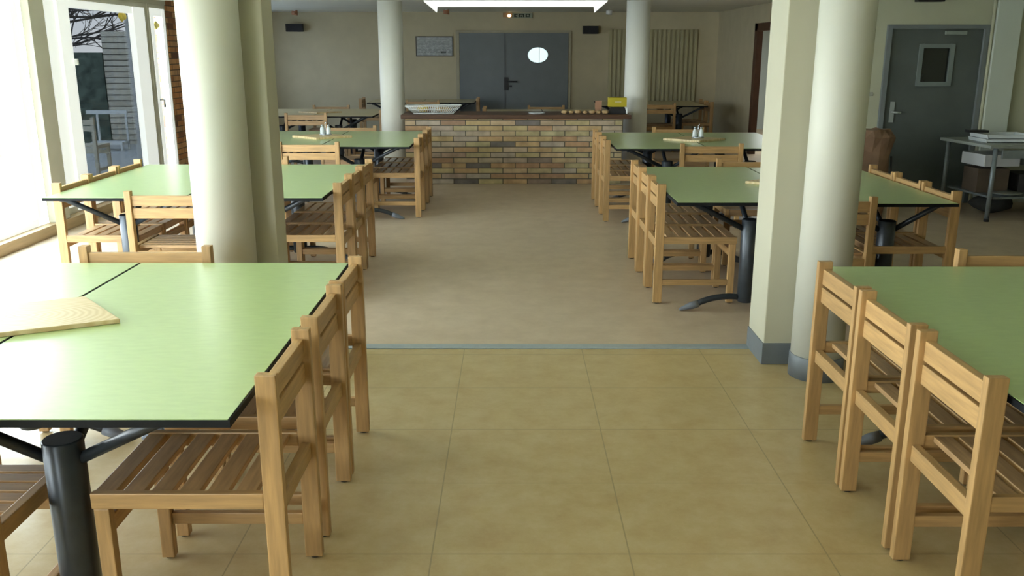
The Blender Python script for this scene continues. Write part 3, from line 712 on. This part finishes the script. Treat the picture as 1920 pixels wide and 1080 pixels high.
# ------------------------------------------------------------------ window decorations
tanp = noisy('tan_paper', (.62,.45,.22), .15, 14, .7)
def garland(y, L, label):
    m = MB(); n = 24; pts = [(y, 2.24)]
    poly = [(0, .0)] + [(L*k/n, -.035-.03*abs(math.sin(k/n*PI*2))) for k in range(n+1)] + [(L, 0)]
    m.prism(poly, 0, 0, .006)
    o = m.build('paper_garland', tanp); o.location = (XL+.055, y, 2.20); tag(o, label, 'decoration', 'tan scalloped paper garlands above the window')
garland(8.50, .35, 'tan scalloped garland hanging right beside the beige window post')
garland(9.10, .42, 'tan scalloped garland hanging at the top of the dimmed pane')
yel = noisy('yellow_sticker', (.75,.58,.06), .2, 20, .6)
def sticker(y, z, s, label):
    m = MB(); n = 20
    m.prism([(s*1.6*math.cos(2*PI*k/n)*(1+.25*math.cos(4*PI*k/n)), s*math.sin(2*PI*k/n)*(1+.2*math.cos(6*PI*k/n))) for k in range(n)], 0, 0, .004)
    o = m.build('window_sticker', yel); o.location = (XL-.042, y, z); tag(o, label, 'sticker', 'yellow window stickers')
sticker(10.30, 2.0, .055, 'yellow flower-like sticker at top right of the dimmed pane')
sticker(11.27, 1.93, .045, 'small yellow sticker on the narrow white window leaf')

# ------------------------------------------------------------------ light
W_ = bpy.data.worlds.new('sky'); bpy.context.scene.world = W_; W_.use_nodes = True
nt = W_.node_tree; bg = nt.nodes['Background']
tc = N(nt, 'ShaderNodeTexCoord'); sp = N(nt, 'ShaderNodeSeparateXYZ'); nt.links.new(tc.outputs['Generated'], sp.inputs[0])
c = ramp(nt, [(0, (.85,.86,.84)), (.5, (.98,.98,.97)), (.56, (.80,.90,1.0)), (1, (.62,.80,1.0))], sp.outputs['Z'])
nt.links.new(c, bg.inputs[0]); bg.inputs[1].default_value = 19.0
mr = N(nt, 'ShaderNodeMath', operation='MULTIPLY_ADD'); mr.inputs[1].default_value = .5; mr.inputs[2].default_value = .5
nt.links.new(sp.outputs['Z'], mr.inputs[0]); 
for l in list(nt.links):
    if l.to_node.bl_idname == 'ShaderNodeValToRGB': nt.links.remove(l)
rn = [n for n in nt.nodes if n.bl_idname == 'ShaderNodeValToRGB'][0]; nt.links.new(mr.outputs[0], rn.inputs[0])
def area(name, loc, rot, sx, sy, e, c=(1,1,1), portal=False):
    l = bpy.data.lights.new(name, 'AREA'); l.shape = 'RECTANGLE'; l.size = sx; l.size_y = sy; l.energy = e; l.color = c
    l.cycles.is_portal = portal
    o = bpy.data.objects.new(name, l); col.objects.link(o); o.location = loc; o.rotation_euler = rot
    return o
area('window_daylight', (XL-.30, 5.75, 1.14), (0, -PI/2, 0), 2.1, 11.5, 0, portal=True)
area('back_daylight', (-4.95, 14.7, 1.52), (0, -PI/2, 0), 1.3, 4.3, 0, portal=True)
area('corridor_fill', (4.75, 16.0, 2.3), (0, 0, 0), .5, 3.0, 55, (.95,1,.98))  # added fill to brighten the corridor, no fitting seen there
area('rear_daylight', (-3.3, -3.3, 1.45), (PI/2, 0, 0), 1.7, 1.75, 0, portal=True)

# ------------------------------------------------------------------ camera
cam = bpy.data.cameras.new('camera'); co = bpy.data.objects.new('camera', cam); col.objects.link(co)
cam.sensor_width = 36; cam.lens = 36*1680/1920; cam.clip_end = 200
co.location = (0, 0, 1.64); co.rotation_euler = (PI/2 - math.atan(446/1680), 0, 0)
sc = bpy.context.scene; sc.camera = co
sc.view_settings.view_transform = 'Standard'; sc.view_settings.look = 'None'; sc.view_settings.exposure = 0.0; sc.view_settings.gamma = 1.0
